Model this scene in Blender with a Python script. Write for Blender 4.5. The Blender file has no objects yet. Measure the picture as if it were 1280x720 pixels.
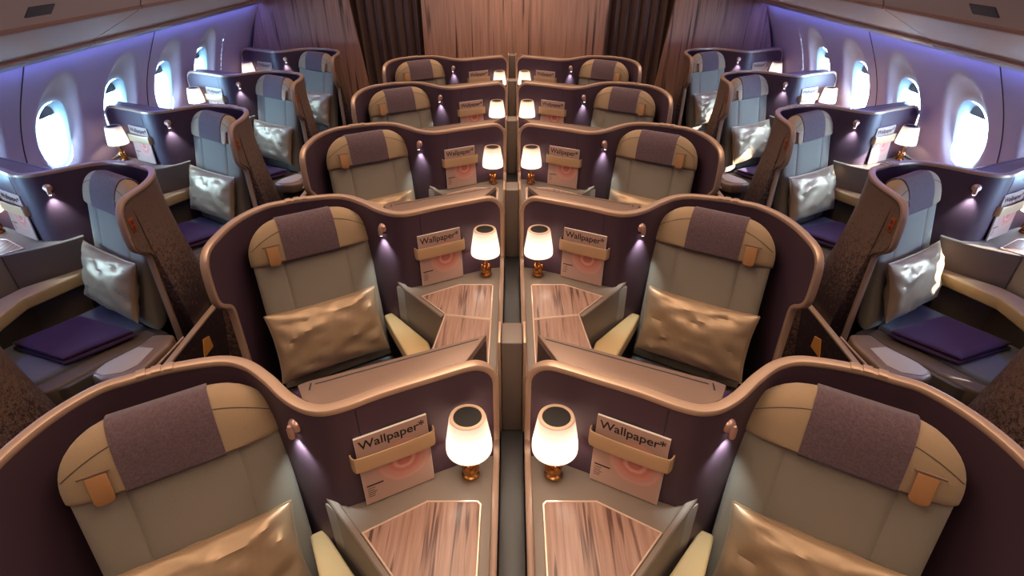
import bpy, bmesh, math, random
from mathutils import Vector, Matrix, noise

# ------------------------------------------------------------------ camera, world, sun, big lights, exposure
SC = bpy.context.scene
COL = SC.collection
PI = math.pi
TILT = math.atan2(440.0, 700.0)
cd = bpy.data.cameras.new('camera')
cd.sensor_width = 36.0
cd.lens = 36.0 * 700.0 / 1280.0
cd.clip_start = 0.02
cam = bpy.data.objects.new('camera', cd)
cam.location = (0, 0, 2.2)
cam.rotation_euler = (PI / 2 - TILT, 0, 0)
COL.objects.link(cam)
SC.camera = cam

W = bpy.data.worlds.new('sky')
SC.world = W
W.use_nodes = True
bg = W.node_tree.nodes['Background']
_n = W.node_tree
_tc = _n.nodes.new('ShaderNodeTexCoord')
_sx = _n.nodes.new('ShaderNodeSeparateXYZ')
_mr = _n.nodes.new('ShaderNodeMapRange')
_mr.inputs['From Min'].default_value = -0.6
_mr.inputs['From Max'].default_value = 0.6
_mx = _n.nodes.new('ShaderNodeMix')
_mx.data_type = 'RGBA'
_mx.inputs['A'].default_value = (0.40, 0.72, 1.0, 1)      # open sky
_mx.inputs['B'].default_value = (0.66, 1.02, 1.40, 1)     # hazy sky round the sun
_n.links.new(_tc.outputs['Generated'], _sx.inputs[0])
_n.links.new(_sx.outputs['X'], _mr.inputs['Value'])
_n.links.new(_mr.outputs['Result'], _mx.inputs['Factor'])
_n.links.new(_mx.outputs['Result'], bg.inputs['Color'])
bg.inputs['Strength'].default_value = 56.0

def light(name, kind, loc, rot, energy, color, **kw):
    ld = bpy.data.lights.new(name, kind)
    ld.energy = energy
    ld.color = color
    for k, v in kw.items():
        setattr(ld, k, v)
    o = bpy.data.objects.new(name, ld)
    o.location = loc
    o.rotation_euler = rot
    COL.objects.link(o)
    return o

# low sun through the right-hand windows
sun_dir = Vector((-1.0, 0.42, -0.62)).normalized()
sun = light('sun', 'SUN', (8, -3, 6), (0, 0, 0), 40.0, (1.0, 0.95, 0.86), angle=math.radians(0.6))
sun.rotation_euler = sun_dir.to_track_quat('-Z', 'Y').to_euler()
# warm wash lights in the ceiling, one strip above each aisle and one over the centre seats
for x, e, wd in ((-1.3, 22, 0.4), (1.3, 22, 0.4), (0.0, 50, 0.5)):
    light('ceiling_wash', 'AREA', (x, 2.6, 2.43), (0, 0, 0), e, (1.0, 0.76, 0.56), shape='RECTANGLE', size=wd, size_y=7.0, spread=math.radians(115))

light('rear_wall_wash', 'AREA', (0, 5.80, 2.43), (math.radians(28), 0, 0), 9, (1.0, 0.72, 0.54), shape='RECTANGLE', size=1.9, size_y=0.12)
# blue mood light tucked under the bin lip on both sides
for s_ in (-1, 1):
    light('mood_wash', 'AREA', (s_ * 2.515, 3.1, 1.632), (0, s_ * math.radians(12), 0), 30, (0.12, 0.22, 1.0), shape='RECTANGLE', size=0.035, size_y=6.2)

SC.view_settings.view_transform = 'Standard'
SC.view_settings.look = 'None'
SC.view_settings.exposure = 0.0
SC.view_settings.gamma = 1.0
SC.view_settings.use_curve_mapping = False
try:
    SC.cycles.use_denoising = True
    SC.cycles.max_bounces = 8
    SC.cycles.transparent_max_bounces = 12
    SC.cycles.sample_clamp_indirect = 4.0
    SC.cycles.caustics_reflective = False
    SC.cycles.caustics_refractive = False
except Exception:
    pass

# ------------------------------------------------------------------ materials
def lin(c):
    c /= 255.0
    return c / 12.92 if c <= 0.04045 else ((c + 0.055) / 1.055) ** 2.4
def rgb(r, g, b):
    return (lin(r), lin(g), lin(b), 1.0)

def mat(name, col, rough=0.6, metal=0.0, sheen=0.0, bump=None, emit=None, emit_s=0.0, coat=0.0, spec=0.5):
    m = bpy.data.materials.new(name)
    m.use_nodes = True
    nt = m.node_tree
    p = nt.nodes['Principled BSDF']
    p.inputs['Base Color'].default_value = col
    p.inputs['Roughness'].default_value = rough
    p.inputs['Metallic'].default_value = metal
    p.inputs['Specular IOR Level'].default_value = spec
    p.inputs['Sheen Weight'].default_value = sheen
    p.inputs['Coat Weight'].default_value = coat
    if emit:
        p.inputs['Emission Color'].default_value = emit
        p.inputs['Emission Strength'].default_value = emit_s
    if bump:
        sc, st = bump
        tc = nt.nodes.new('ShaderNodeTexCoord')
        n = nt.nodes.new('ShaderNodeTexNoise')
        n.inputs['Scale'].default_value = sc
        n.inputs['Detail'].default_value = 3
        b = nt.nodes.new('ShaderNodeBump')
        b.inputs['Strength'].default_value = st
        b.inputs['Distance'].default_value = 0.004
        nt.links.new(tc.outputs['Object'], n.inputs['Vector'])
        nt.links.new(n.outputs['Fac'], b.inputs['Height'])
        nt.links.new(b.outputs['Normal'], p.inputs['Normal'])
    return m

def colour_noise(m, scale, c1, c2, lo=0.35, hi=0.65, stretch=(1, 1, 1), detail=4, distort=0.0):
    """procedural two-tone pattern of the thing's own colour"""
    nt = m.node_tree
    p = nt.nodes['Principled BSDF']
    tc = nt.nodes.new('ShaderNodeTexCoord')
    mp = nt.nodes.new('ShaderNodeMapping')
    mp.inputs['Scale'].default_value = stretch
    n = nt.nodes.new('ShaderNodeTexNoise')
    n.inputs['Scale'].default_value = scale
    n.inputs['Detail'].default_value = detail
    n.inputs['Distortion'].default_value = distort
    r = nt.nodes.new('ShaderNodeValToRGB')
    r.color_ramp.elements[0].position = lo
    r.color_ramp.elements[0].color = c1
    r.color_ramp.elements[1].position = hi
    r.color_ramp.elements[1].color = c2
    nt.links.new(tc.outputs['Object'], mp.inputs['Vector'])
    nt.links.new(mp.outputs['Vector'], n.inputs['Vector'])
    nt.links.new(n.outputs['Fac'], r.inputs['Fac'])
    nt.links.new(r.outputs['Color'], p.inputs['Base Color'])
    return r

def wood(name, c_lo, c_mid, c_dark, along, rough=0.35, scale=1.0, coat=0.3):
    """veneer: fine grain plus sparse dark streaks, stretched along one axis"""
    m = mat(name, c_mid, rough, coat=coat)
    nt = m.node_tree
    p = nt.nodes['Principled BSDF']
    tc = nt.nodes.new('ShaderNodeTexCoord')
    def branch(s_across, s_along, detail, dist):
        mp = nt.nodes.new('ShaderNodeMapping')
        s = [s_across * scale] * 3
        s[along] = s_along * scale
        mp.inputs['Scale'].default_value = s
        n = nt.nodes.new('ShaderNodeTexNoise')
        n.inputs['Scale'].default_value = 1.0
        n.inputs['Detail'].default_value = detail
        n.inputs['Distortion'].default_value = dist
        nt.links.new(tc.outputs['Object'], mp.inputs['Vector'])
        nt.links.new(mp.outputs['Vector'], n.inputs['Vector'])
        return n
    a = branch(60, 3.0, 4, 0.3)
    b = branch(34, 1.3, 2, 0.6)
    r1 = nt.nodes.new('ShaderNodeValToRGB')
    r1.color_ramp.elements[0].position = 0.3
    r1.color_ramp.elements[0].color = c_mid
    r1.color_ramp.elements[1].position = 0.7
    r1.color_ramp.elements[1].color = c_lo
    r2 = nt.nodes.new('ShaderNodeValToRGB')
    r2.color_ramp.elements[0].position = 0.56
    r2.color_ramp.elements[0].color = (0, 0, 0, 1)
    r2.color_ramp.elements[1].position = 0.68
    r2.color_ramp.elements[1].color = (1, 1, 1, 1)
    mx = nt.nodes.new('ShaderNodeMix')
    mx.data_type = 'RGBA'
    nt.links.new(a.outputs['Fac'], r1.inputs['Fac'])
    nt.links.new(b.outputs['Fac'], r2.inputs['Fac'])
    nt.links.new(r2.outputs['Color'], mx.inputs['Factor'])
    nt.links.new(r1.outputs['Color'], mx.inputs['A'])
    mx.inputs['B'].default_value = c_dark
    nt.links.new(mx.outputs['Result'], p.inputs['Base Color'])
    return m

M = {}
M['aubergine'] = mat('aubergine_lacquer', rgb(76, 52, 64), 0.5)
M['bronze'] = mat('bronze_paint', rgb(196, 160, 134), 0.36, 0.35)
M['strap'] = mat('gold_strap', rgb(206, 170, 130), 0.4, 0.3)
M['bronze_dull'] = mat('bronze_satin', rgb(134, 106, 90), 0.42, 0.25)
M['taupe'] = mat('taupe_lacquer', rgb(118, 103, 92), 0.42)
M['post'] = mat('post_taupe', rgb(112, 96, 86), 0.45)
M['taupe_dark'] = mat('dark_taupe', rgb(84, 72, 66), 0.4)
M['gap_dark'] = mat('dark_slot', rgb(28, 24, 24), 0.45)
M['fabric'] = mat('taupe_fabric', rgb(146, 132, 116), 0.9, sheen=0.15, bump=(420, 0.35))
M['headside'] = mat('tan_fabric', rgb(166, 136, 104), 0.85, sheen=0.15, bump=(420, 0.3))
M['headband'] = mat('aubergine_fabric', rgb(98, 72, 76), 0.9, sheen=0.25, bump=(300, 0.5))
colour_noise(M['headband'], 60, rgb(84, 60, 64), rgb(108, 82, 86), 0.3, 0.7, (3, 1, 3))
M['cushion'] = mat('slate_fabric', rgb(108, 108, 116), 0.9, sheen=0.15, bump=(420, 0.35))
M['bolster'] = mat('brown_bolster', rgb(104, 86, 72), 0.6)
M['seam'] = mat('seam_thread', rgb(92, 80, 70), 0.9)
M['leather'] = mat('tan_leather', rgb(168, 116, 72), 0.5, bump=(300, 0.15))
M['arm_leather'] = mat('cream_leather', rgb(196, 166, 120), 0.5, bump=(260, 0.1))
M['arm_pad'] = mat('grey_armrest_pad', rgb(176, 158, 148), 0.6)
M['satin'] = mat('gold_satin', rgb(178, 146, 114), 0.42, 0.40, sheen=0.1, bump=(12, 0.6))
M['purple'] = mat('purple_blanket', rgb(66, 36, 76), 0.95, sheen=0.12, bump=(200, 0.4))
M['copper'] = mat('copper', rgb(206, 146, 88), 0.2, 1.0)
M['rose'] = mat('rose_metal', rgb(226, 180, 160), 0.35, 0.7)
M['trim_pale'] = mat('pale_metal_edge', rgb(226, 196, 172), 0.3, 0.5)
def shade_mat():
    m = bpy.data.materials.new('translucent_shade'); m.use_nodes = True
    nt = m.node_tree; nt.nodes.clear()
    o = nt.nodes.new('ShaderNodeOutputMaterial')
    mx = nt.nodes.new('ShaderNodeMixShader'); mx.inputs[0].default_value = 0.55
    d = nt.nodes.new('ShaderNodeBsdfDiffuse'); d.inputs['Color'].default_value = (0.86, 0.78, 0.70, 1)
    t = nt.nodes.new('ShaderNodeBsdfTranslucent'); t.inputs['Color'].default_value = (0.95, 0.86, 0.76, 1)
    nt.links.new(d.outputs[0], mx.inputs[1]); nt.links.new(t.outputs[0], mx.inputs[2])
    nt.links.new(mx.outputs[0], o.inputs['Surface'])
    return m
M['shade'] = shade_mat()
M['shade_rim'] = mat('shade_rim', rgb(222, 186, 158), 0.5)
M['shade_hole'] = mat('lamp_opening', rgb(30, 24, 22), 0.6)
M['led'] = mat('reading_light_lens', rgb(240, 240, 250), 0.3, emit=(0.9, 0.9, 1.0, 1), emit_s=12.0)
M['ink'] = mat('black_ink', rgb(36, 24, 24), 0.8)
M['paper'] = mat('page_edges', rgb(226, 214, 204), 0.85)
M['orange'] = mat('orange_tag', rgb(176, 84, 34), 0.5)
M['orange_dark'] = mat('orange_tag_mark', rgb(120, 50, 24), 0.5)
M['amber'] = mat('amber_card', rgb(226, 150, 70), 0.5)
M['wood'] = wood('walnut_veneer', rgb(166, 130, 114), rgb(134, 100, 86), rgb(86, 58, 50), 1, 0.42, 1.8, 0.0)
M['wood_end'] = wood('dark_veneer', rgb(92, 72, 62), rgb(66, 50, 44), rgb(36, 26, 24), 2, 0.3, 1.8)
M['wood_wall'] = wood('wall_veneer', rgb(198, 146, 120), rgb(170, 122, 98), rgb(80, 50, 42), 2, 0.5, 0.62, 0.0)
M['curtain'] = mat('brown_curtain', rgb(96, 66, 58), 0.9, sheen=0.1)
M['wall'] = mat('sidewall', rgb(202, 176, 176), 0.5)
M['reveal'] = mat('window_reveal', rgb(138, 152, 160), 0.45)
M['shade_blind'] = mat('window_blind', rgb(120, 120, 126), 0.6)
M['bin'] = mat('bin_shell', rgb(208, 164, 142), 0.4)
M['bin_edge'] = mat('bin_edge_copper', rgb(186, 128, 104), 0.4, 0.1)
M['lip_metal'] = mat('bin_lip_metal', rgb(170, 160, 150), 0.3, 0.7)
M['slot'] = mat('dark_grey_slot', rgb(96, 82, 78), 0.5)
M['ceiling'] = mat('ceiling', rgb(200, 180, 170), 0.7)
M['carpet'] = mat('carpet', rgb(56, 44, 46), 1.0, bump=(300, 0.5))
M['blue_led'] = mat('blue_mood_strip', rgb(40, 50, 200), 0.5, emit=(0.10, 0.13, 1.0, 1), emit_s=22.0)

# shell outside: bronze with an etched dark speckle that thickens towards the floor
def speckle():
    m = mat('speckled_bronze', rgb(120, 94, 80), 0.42, 0.3)
    nt = m.node_tree
    p = nt.nodes['Principled BSDF']
    tc = nt.nodes.new('ShaderNodeTexCoord')
    v = nt.nodes.new('ShaderNodeTexVoronoi')
    v.inputs['Scale'].default_value = 190
    n = nt.nodes.new('ShaderNodeTexNoise')
    n.inputs['Scale'].default_value = 60
    n.inputs['Detail'].default_value = 5
    sp = nt.nodes.new('ShaderNodeSeparateXYZ')
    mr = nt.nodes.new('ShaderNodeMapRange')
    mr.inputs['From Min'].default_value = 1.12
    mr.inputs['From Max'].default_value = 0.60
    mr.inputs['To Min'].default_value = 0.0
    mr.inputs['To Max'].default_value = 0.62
    ad = nt.nodes.new('ShaderNodeMath'); ad.operation = 'ADD'
    gt = nt.nodes.new('ShaderNodeMapRange')
    gt.inputs['From Min'].default_value = 0.92
    gt.inputs['From Max'].default_value = 1.30
    ml = nt.nodes.new('ShaderNodeMath'); ml.operation = 'MULTIPLY_ADD'
    ml.inputs[1].default_value = 0.55
    mx = nt.nodes.new('ShaderNodeMix'); mx.data_type = 'RGBA'
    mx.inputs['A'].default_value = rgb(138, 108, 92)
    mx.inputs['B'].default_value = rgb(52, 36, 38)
    L = nt.links.new
    L(tc.outputs['Object'], v.inputs['Vector']); L(tc.outputs['Object'], n.inputs['Vector'])
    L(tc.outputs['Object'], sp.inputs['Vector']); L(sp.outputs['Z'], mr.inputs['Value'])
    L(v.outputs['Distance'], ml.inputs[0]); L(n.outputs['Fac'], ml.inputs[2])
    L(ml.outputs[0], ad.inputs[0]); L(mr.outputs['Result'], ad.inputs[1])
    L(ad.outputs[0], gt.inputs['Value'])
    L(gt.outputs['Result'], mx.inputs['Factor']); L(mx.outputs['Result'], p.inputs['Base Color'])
    return m
M['speckle'] = speckle()

# clear pane
def pane():
    m = bpy.data.materials.new('window_glass'); m.use_nodes = True
    nt = m.node_tree; nt.nodes.clear()
    o = nt.nodes.new('ShaderNodeOutputMaterial')
    mx = nt.nodes.new('ShaderNodeMixShader'); mx.inputs[0].default_value = 0.06
    t = nt.nodes.new('ShaderNodeBsdfTransparent'); t.inputs['Color'].default_value = (0.94, 0.97, 1, 1)
    g = nt.nodes.new('ShaderNodeBsdfGlossy'); g.inputs['Roughness'].default_value = 0.05
    nt.links.new(t.outputs[0], mx.inputs[1]); nt.links.new(g.outputs[0], mx.inputs[2])
    nt.links.new(mx.outputs[0], o.inputs['Surface'])
    return m
M['glass'] = pane()

# magazine cover: cream page with a dusty pink roundel of rings and loose strokes
def cover():
    m = mat('magazine_cover', rgb(186, 146, 130), 0.45)
    nt = m.node_tree; L = nt.links.new
    p = nt.nodes['Principled BSDF']
    tc = nt.nodes.new('ShaderNodeTexCoord')
    mp = nt.nodes.new('ShaderNodeMapping')
    mp.inputs['Location'].default_value = (-0.022, 0, -0.115)
    mp.inputs['Scale'].default_value = (1, 0, 1)
    ln = nt.nodes.new('ShaderNodeVectorMath'); ln.operation = 'LENGTH'
    n = nt.nodes.new('ShaderNodeTexNoise'); n.inputs['Scale'].default_value = 26; n.inputs['Detail'].default_value = 3
    ma = nt.nodes.new('ShaderNodeMath'); ma.operation = 'MULTIPLY_ADD'
    ma.inputs[1].default_value = 0.014
    r = nt.nodes.new('ShaderNodeValToRGB')
    e = r.color_ramp.elements
    e[0].position = 0.0; e[0].color = rgb(206, 128, 112)
    e[1].position = 1.0; e[1].color = rgb(188, 150, 134)
    for pos, c in ((0.22, rgb(198, 112, 98)), (0.30, rgb(226, 170, 152)), (0.38, rgb(204, 124, 108)), (0.50, rgb(214, 140, 124)),
                   (0.56, rgb(196, 152, 136)), (0.66, rgb(218, 150, 134)), (0.72, rgb(188, 150, 134))):
        k = e.new(pos); k.color = c
    sc = nt.nodes.new('ShaderNodeMath'); sc.operation = 'MULTIPLY'; sc.inputs[1].default_value = 9.0
    L(tc.outputs['Object'], mp.inputs['Vector']); L(mp.outputs['Vector'], ln.inputs[0])
    L(tc.outputs['Object'], n.inputs['Vector']); L(n.outputs['Fac'], ma.inputs[0]); L(ln.outputs['Value'], ma.inputs[2])
    L(ma.outputs[0], sc.inputs[0]); L(sc.outputs[0], r.inputs['Fac']); L(r.outputs['Color'], p.inputs['Base Color'])
    return m
M['cover'] = cover()

# ------------------------------------------------------------------ mesh helpers
V = Vector
class MB:
    """collects vertices and faces (in the coordinates of a left-hand seat module) for one mesh"""
    def __init__(s):
        s.v = []; s.f = []; s.m = []
    def add(s, verts, faces, slot=0):
        o = len(s.v)
        s.v += [V(a) for a in verts]
        for i, f in enumerate(faces):
            s.f.append([o + k for k in f])
            s.m.append(slot[i] if isinstance(slot, (list, tuple)) else slot)
    def box(s, x0, x1, y0, y1, z0, z1, slot=0, bev=0.0, seg=2):
        s.prism([(x0, y0), (x1, y0), (x1, y1), (x0, y1)], z0, z1, slot, bev, seg)
    def bm_add(s, bm, slot=0):
        bm.verts.index_update()
        s.add([v.co.copy() for v in bm.verts], [[v.index for v in f.verts] for f in bm.faces], slot)
        bm.free()
    def prism(s, poly, z0, z1, slot=0, bev=0.0, seg=2, frame=None):
        """polygon extruded z0..z1; with a frame (O, L, U, N) the polygon is in (L, U) and extrudes along N"""
        bm = bmesh.new()
        lo = [bm.verts.new((p[0], p[1], z0)) for p in poly]
        hi = [bm.verts.new((p[0], p[1], z1)) for p in poly]
        n = len(poly)
        bm.faces.new(lo[::-1]); bm.faces.new(hi)
        for i in range(n):
            bm.faces.new((lo[i], lo[(i + 1) % n], hi[(i + 1) % n], hi[i]))
        bmesh.ops.recalc_face_normals(bm, faces=bm.faces[:])
        if bev > 0:
            bmesh.ops.bevel(bm, geom=bm.edges[:], offset=bev, segments=seg, profile=0.5, affect='EDGES', clamp_overlap=True)
        if frame:
            O, L_, U_, N_ = frame
            for v in bm.verts:
                c = v.co
                v.co = O + L_ * c.x + U_ * c.y + N_ * c.z
            bmesh.ops.recalc_face_normals(bm, faces=bm.faces[:])
        s.bm_add(bm, slot)
    def lathe(s, prof, c, n=24, slot=0, axis=None, caps=True):
        """profile of (radius, height) turned about an axis through c"""
        ax = V(axis).normalized() if axis is not None else V((0, 0, 1))
        a = ax.orthogonal().normalized(); b = ax.cross(a)
        vs = []; fs = []
        k = len(prof)
        for r, h in prof:
            for i in range(n):
                t = 2 * PI * i / n
                vs.append(V(c) + ax * h + (a * math.cos(t) + b * math.sin(t)) * max(r, 1e-5))
        for j in range(k - 1):
            for i in range(n):
                i2 = (i + 1) % n
                fs.append((j * n + i, j * n + i2, (j + 1) * n + i2, (j + 1) * n + i))
        if caps:
            fs.append(list(range(n))[::-1]); fs.append([(k - 1) * n + i for i in range(n)])
        s.add(vs, fs, slot)
    def sweep(s, path, norms, w, h, slot=0, rnd=0.35, closed=False):
        """rounded bar of width w (along norms) and height h swept on a 3-D path"""
        sec = []
        for i in range(12):
            t = 2 * PI * (i + 0.5) / 12
            c, d = math.cos(t), math.sin(t)
            e = 0.5
            sec.append((math.copysign(abs(c) ** e, c) * w / 2, math.copysign(abs(d) ** e, d) * h / 2))
        n = len(path); k = len(sec); vs = []; fs = []
        for i in range(n):
            a = path[max(i - 1, 0)]; b = path[min(i + 1, n - 1)]
            T = (b - a).normalized()
            N = norms[i] - T * norms[i].dot(T)
            N = N.normalized() if N.length > 1e-6 else T.orthogonal().normalized()
            B = T.cross(N)
            vs += [path[i] + N * p + B * q for p, q in sec]
        for i in range(n - 1):
            for j in range(k):
                j2 = (j + 1) % k
                fs.append((i * k + j, i * k + j2, (i + 1) * k + j2, (i + 1) * k + j))
        fs.append(list(range(k))[::-1]); fs.append([(n - 1) * k + j for j in range(k)])
        s.add(vs, fs, slot)
    def lens(s, pos, N, tf, tb, us, vs_, slot=0):
        """two-sided padded surface: pos(u,v) centre sheet, thickness tf in front along N, tb behind"""
        nu, nv = len(us), len(vs_)
        front = [pos(u, v) + N * tf(u, v) for v in vs_ for u in us]
        back = [pos(u, v) - N * tb(u, v) for v in vs_ for u in us]
        o = nu * nv; fs = []; sl = []
        for j in range(nv - 1):
            for i in range(nu - 1):
                a, b, c, d = j * nu + i, j * nu + i + 1, (j + 1) * nu + i + 1, (j + 1) * nu + i
                fs.append((a, b, c, d)); fs.append((o + d, o + c, o + b, o + a))
                q = slot((us[i] + us[i + 1]) / 2, (vs_[j] + vs_[j + 1]) / 2) if callable(slot) else slot
                sl += [q, q]
        for i in range(nu - 1):
            fs.append((i + 1, i, o + i, o + i + 1)); sl.append(sl[0])
            e = (nv - 1) * nu
            fs.append((e + i, e + i + 1, o + e + i + 1, o + e + i)); sl.append(sl[0])
        for j in range(nv - 1):
            fs.append((j * nu, (j + 1) * nu, o + (j + 1) * nu, o + j * nu)); sl.append(sl[0])
            e = nu - 1
            fs.append(((j + 1) * nu + e, j * nu + e, o + j * nu + e, o + (j + 1) * nu + e)); sl.append(sl[0])
        s.add(front + back, fs, sl)
    def mesh(s, name, mats, mirror=1, base=V((0, 0, 0)), smooth=True, merge=True):
        bm = bmesh.new()
        vv = [bm.verts.new(((c.x - base.x) * mirror, c.y - base.y, c.z - base.z)) for c in s.v]
        for f, q in zip(s.f, s.m):
            try:
                fc = bm.faces.new([vv[k] for k in f])
                fc.material_index = q
            except ValueError:
                pass
        if merge:
            bmesh.ops.remove_doubles(bm, verts=bm.verts[:], dist=2e-5)
        bmesh.ops.recalc_face_normals(bm, faces=bm.faces[:])
        for f in bm.faces:
            f.smooth = smooth
        me = bpy.data.meshes.new(name)
        bm.to_mesh(me); bm.free()
        for m in mats:
            me.materials.append(m)
        if smooth:
            me.set_sharp_from_angle(angle=math.radians(38))
        return me

def link(name, data, parent=None, loc=(0, 0, 0)):
    o = bpy.data.objects.new(name, data)
    COL.objects.link(o)
    o.location = loc
    if parent:
        o.parent = parent
    return o
def tag(o, label, cat, group=None):
    o['label'] = label; o['category'] = cat
    if group:
        o['group'] = group
    return o
def structure(o):
    o['kind'] = 'structure'
    return o
def copy_tree(o, parent=None):
    c = o.copy()
    COL.objects.link(c)
    if parent:
        c.parent = parent
    for ch in list(o.children):
        copy_tree(ch, c)
    return c

def catmull(pts, n=6):
    out = []
    P = [2 * V(pts[0]) - V(pts[1])] + [V(p) for p in pts] + [2 * V(pts[-1]) - V(pts[-2])]
    for i in range(1, len(P) - 2):
        a, b, c, d = P[i - 1], P[i], P[i + 1], P[i + 2]
        for k in range(n):
            t = k / n
            out.append(0.5 * ((2 * b) + (c - a) * t + (2 * a - 5 * b + 4 * c - d) * t * t + (3 * b - a - 3 * c + d) * t ** 3))
    out.append(P[-2])
    return out
def chaikin(p, it=2):
    for _ in range(it):
        q = [p[0]]
        for a, b in zip(p[:-1], p[1:]):
            q.append(a * 0.75 + b * 0.25); q.append(a * 0.25 + b * 0.75)
        q.append(p[-1]); p = q
    return p
def smooth01(t):
    t = min(max(t, 0.0), 1.0)
    return t * t * (3 - 2 * t)

# ------------------------------------------------------------------ the cabin shell (setting)
Y0, Y1 = -1.3, 6.32
prof_w = catmull([(2.81, 0.0), (2.815, 0.4), (2.815, 0.75), (2.80, 0.98), (2.765, 1.18), (2.69, 1.38), (2.56, 1.62), (2.50, 1.72)], 8)
def xw(z):
    for a, b in zip(prof_w[:-1], prof_w[1:]):
        if a.y <= z <= b.y:
            t = (z - a.y) / (b.y - a.y)
            return a.x + (b.x - a.x) * t
    return prof_w[-1].x if z > 1 else prof_w[0].x
PITCH = 0.635
WY = [3.42 + PITCH * k for k in range(-3, 4)]
ZC, HA, HB = 1.16, 0.132, 0.20         # window hole centre and half-axes
ZTOP = 1.70
def sup(t, a, b, e=2.5):
    c, s_ = math.cos(t), math.sin(t)
    return math.copysign(abs(c) ** (2 / e), c) * a, math.copysign(abs(s_) ** (2 / e), s_) * b
def dish(y, z):
    """depth of the moulded recess around a window, centre-relative y"""
    r = math.sqrt((y / 0.215) ** 2 + ((z - (ZC + 0.05)) / 0.335) ** 2)
    return 0.06 * smooth01((1.0 - r) / 0.42)
for side, nm in ((-1, 'left'), (1, 'right')):
    mb = MB()
    NA = 72
    rect = []
    for i in range(NA):
        t = 2 * PI * i / NA
        c, s_ = math.cos(t), math.sin(t)
        hy = PITCH / 2; up = ZTOP - ZC; dn = ZC
        k = 1e9
        if abs(c) > 1e-6: k = min(k, hy / abs(c))
        if s_ > 1e-6: k = min(k, up / s_)
        if s_ < -1e-6: k = min(k, dn / -s_)
        rect.append((c * k, s_ * k))
    # force the bay corners into the ring
    for cy, cz in ((PITCH / 2, ZTOP - ZC), (-PITCH / 2, ZTOP - ZC), (-PITCH / 2, -ZC), (PITCH / 2, -ZC)):
        i = min(range(NA), key=lambda q: (rect[q][0] - cy) ** 2 + (rect[q][1] - cz) ** 2)
        rect[i] = (cy, cz)
    K = 18
    for yc in WY:
        vs = []; fs = []
        for j in range(K + 1):
            f = j / K
            f = f ** 1.6
            for i in range(NA):
                ang = math.atan2(rect[i][1] / HB, rect[i][0] / HA)
                ey, ez = sup(ang, HA, HB)
                yy = ey + (rect[i][0] - ey) * f; zz = ZC + ez + (rect[i][1] - ez) * f
                vs.append((side * (xw(zz) + dish(yy, zz)), yc + yy, zz))
        for j in range(K):
            for i in range(NA):
                i2 = (i + 1) % NA
                fs.append((j * NA + i, j * NA + i2, (j + 1) * NA + i2, (j + 1) * NA + i))
        mb.add(vs, fs)
    # plain stretches before and after the window bays
    for ya, yb in ((Y0, WY[0] - PITCH / 2), (WY[-1] + PITCH / 2, Y1 + 0.5)):
        zs = [ZTOP * i / 40 for i in range(41)]
        vs = [(side * xw(z), y, z) for z in zs for y in (ya, yb)]
        mb.add(vs, [(2 * i, 2 * i + 1, 2 * i + 3, 2 * i + 2) for i in range(40)])
    structure(link('wall_' + nm, mb.mesh('wall_' + nm, [M['wall']])))
    # panel joints between every second window bay
    mj = MB()
    for q in range(0, len(WY) - 1, 2):
        yj = WY[q] + PITCH / 2
        zs = [0.9 + (ZTOP - 0.9) * i / 20 for i in range(21)]
        pth = [V((side * (xw(z) - 0.001), yj, z)) for z in zs]
        mj.sweep(pth, [V((0, 1, 0))] * 21, 0.007, 0.004)
    structure(link('trim_%d' % (1 if side < 0 else 2), mj.mesh('joint', [M['gap_dark']])))
    # the windows
    for n_, yc in enumerate(WY):
        wroot = structure(link('window_%d' % (n_ + 1 + (0 if side < 0 else len(WY))), None, None, (side * 2.80, yc, ZC)))
        base = wroot.location.copy()
        mr = MB(); vs = []; fs = []; NB = 48
        for kf, dx in ((1.02, 0.046), (0.97, 0.055), (0.9, 0.085), (0.82, 0.12), (0.80, 0.125)):
            for i in range(NB):
                ey, ez = sup(2 * PI * i / NB, HA * kf, HB * kf)
                vs.append((side * (xw(ZC + ez) + dx), yc + ey, ZC + ez))
        for j in range(4):
            for i in range(NB):
                i2 = (i + 1) % NB
                fs.append((j * NB + i, j * NB + i2, (j + 1) * NB + i2, (j + 1) * NB + i))
        mr.add(vs, fs)
        link('window_reveal', mr.mesh('window_reveal', [M['reveal']], base=base), wroot)
        mp_ = MB(); ring = []
        for dx in (0.118, 0.124):
            for i in range(NB):
                ey, ez = sup(2 * PI * i / NB, HA * 0.82, HB * 0.82)
                ring.append((side * (xw(ZC + ez) + dx), yc + ey, ZC + ez))
        mp_.add(ring, [list(range(NB)), [NB + i for i in range(NB)][::-1]] + [(i, (i + 1) % NB, NB + (i + 1) % NB, NB + i) for i in range(NB)])
        link('window_pane', mp_.mesh('window_pane', [M['glass']], base=base), wroot)
        ms = MB(); vs = []; fs = []
        zs = [ZC + HB * (0.52 + 0.32 * i / 6) for i in range(7)]
        for z in zs:
            w_ = HA * 0.86 * max(0.0, 1 - abs((z - ZC) / (HB * 0.86)) ** 2.5) ** 0.4
            for u in (-1, -0.5, 0, 0.5, 1):
                for d in (0.100, 0.108):
                    vs.append((side * (xw(z) + d), yc + u * w_, z + 0.006 * u * u))
        for j in range(6):
            for i in range(4):
                for d in (0, 1):
                    a = (j * 5 + i) * 2 + d
                    q = (a, a + 2, a + 12, a + 10)
                    fs.append(q if d else q[::-1])
        for i in range(4):
            fs.append((i * 2, i * 2 + 2, i * 2 + 3, i * 2 + 1))
        ms.add(vs, fs)
        link('window_blind', ms.mesh('window_blind', [M['shade_blind']], base=base), wroot)
        po = light('window_portal', 'AREA', (side * 2.93, yc, ZC), (0, side * PI / 2, 0), 1, (1, 1, 1), shape='RECTANGLE', size=0.42, size_y=0.28)
        po.data.cycles.is_portal = True

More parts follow.
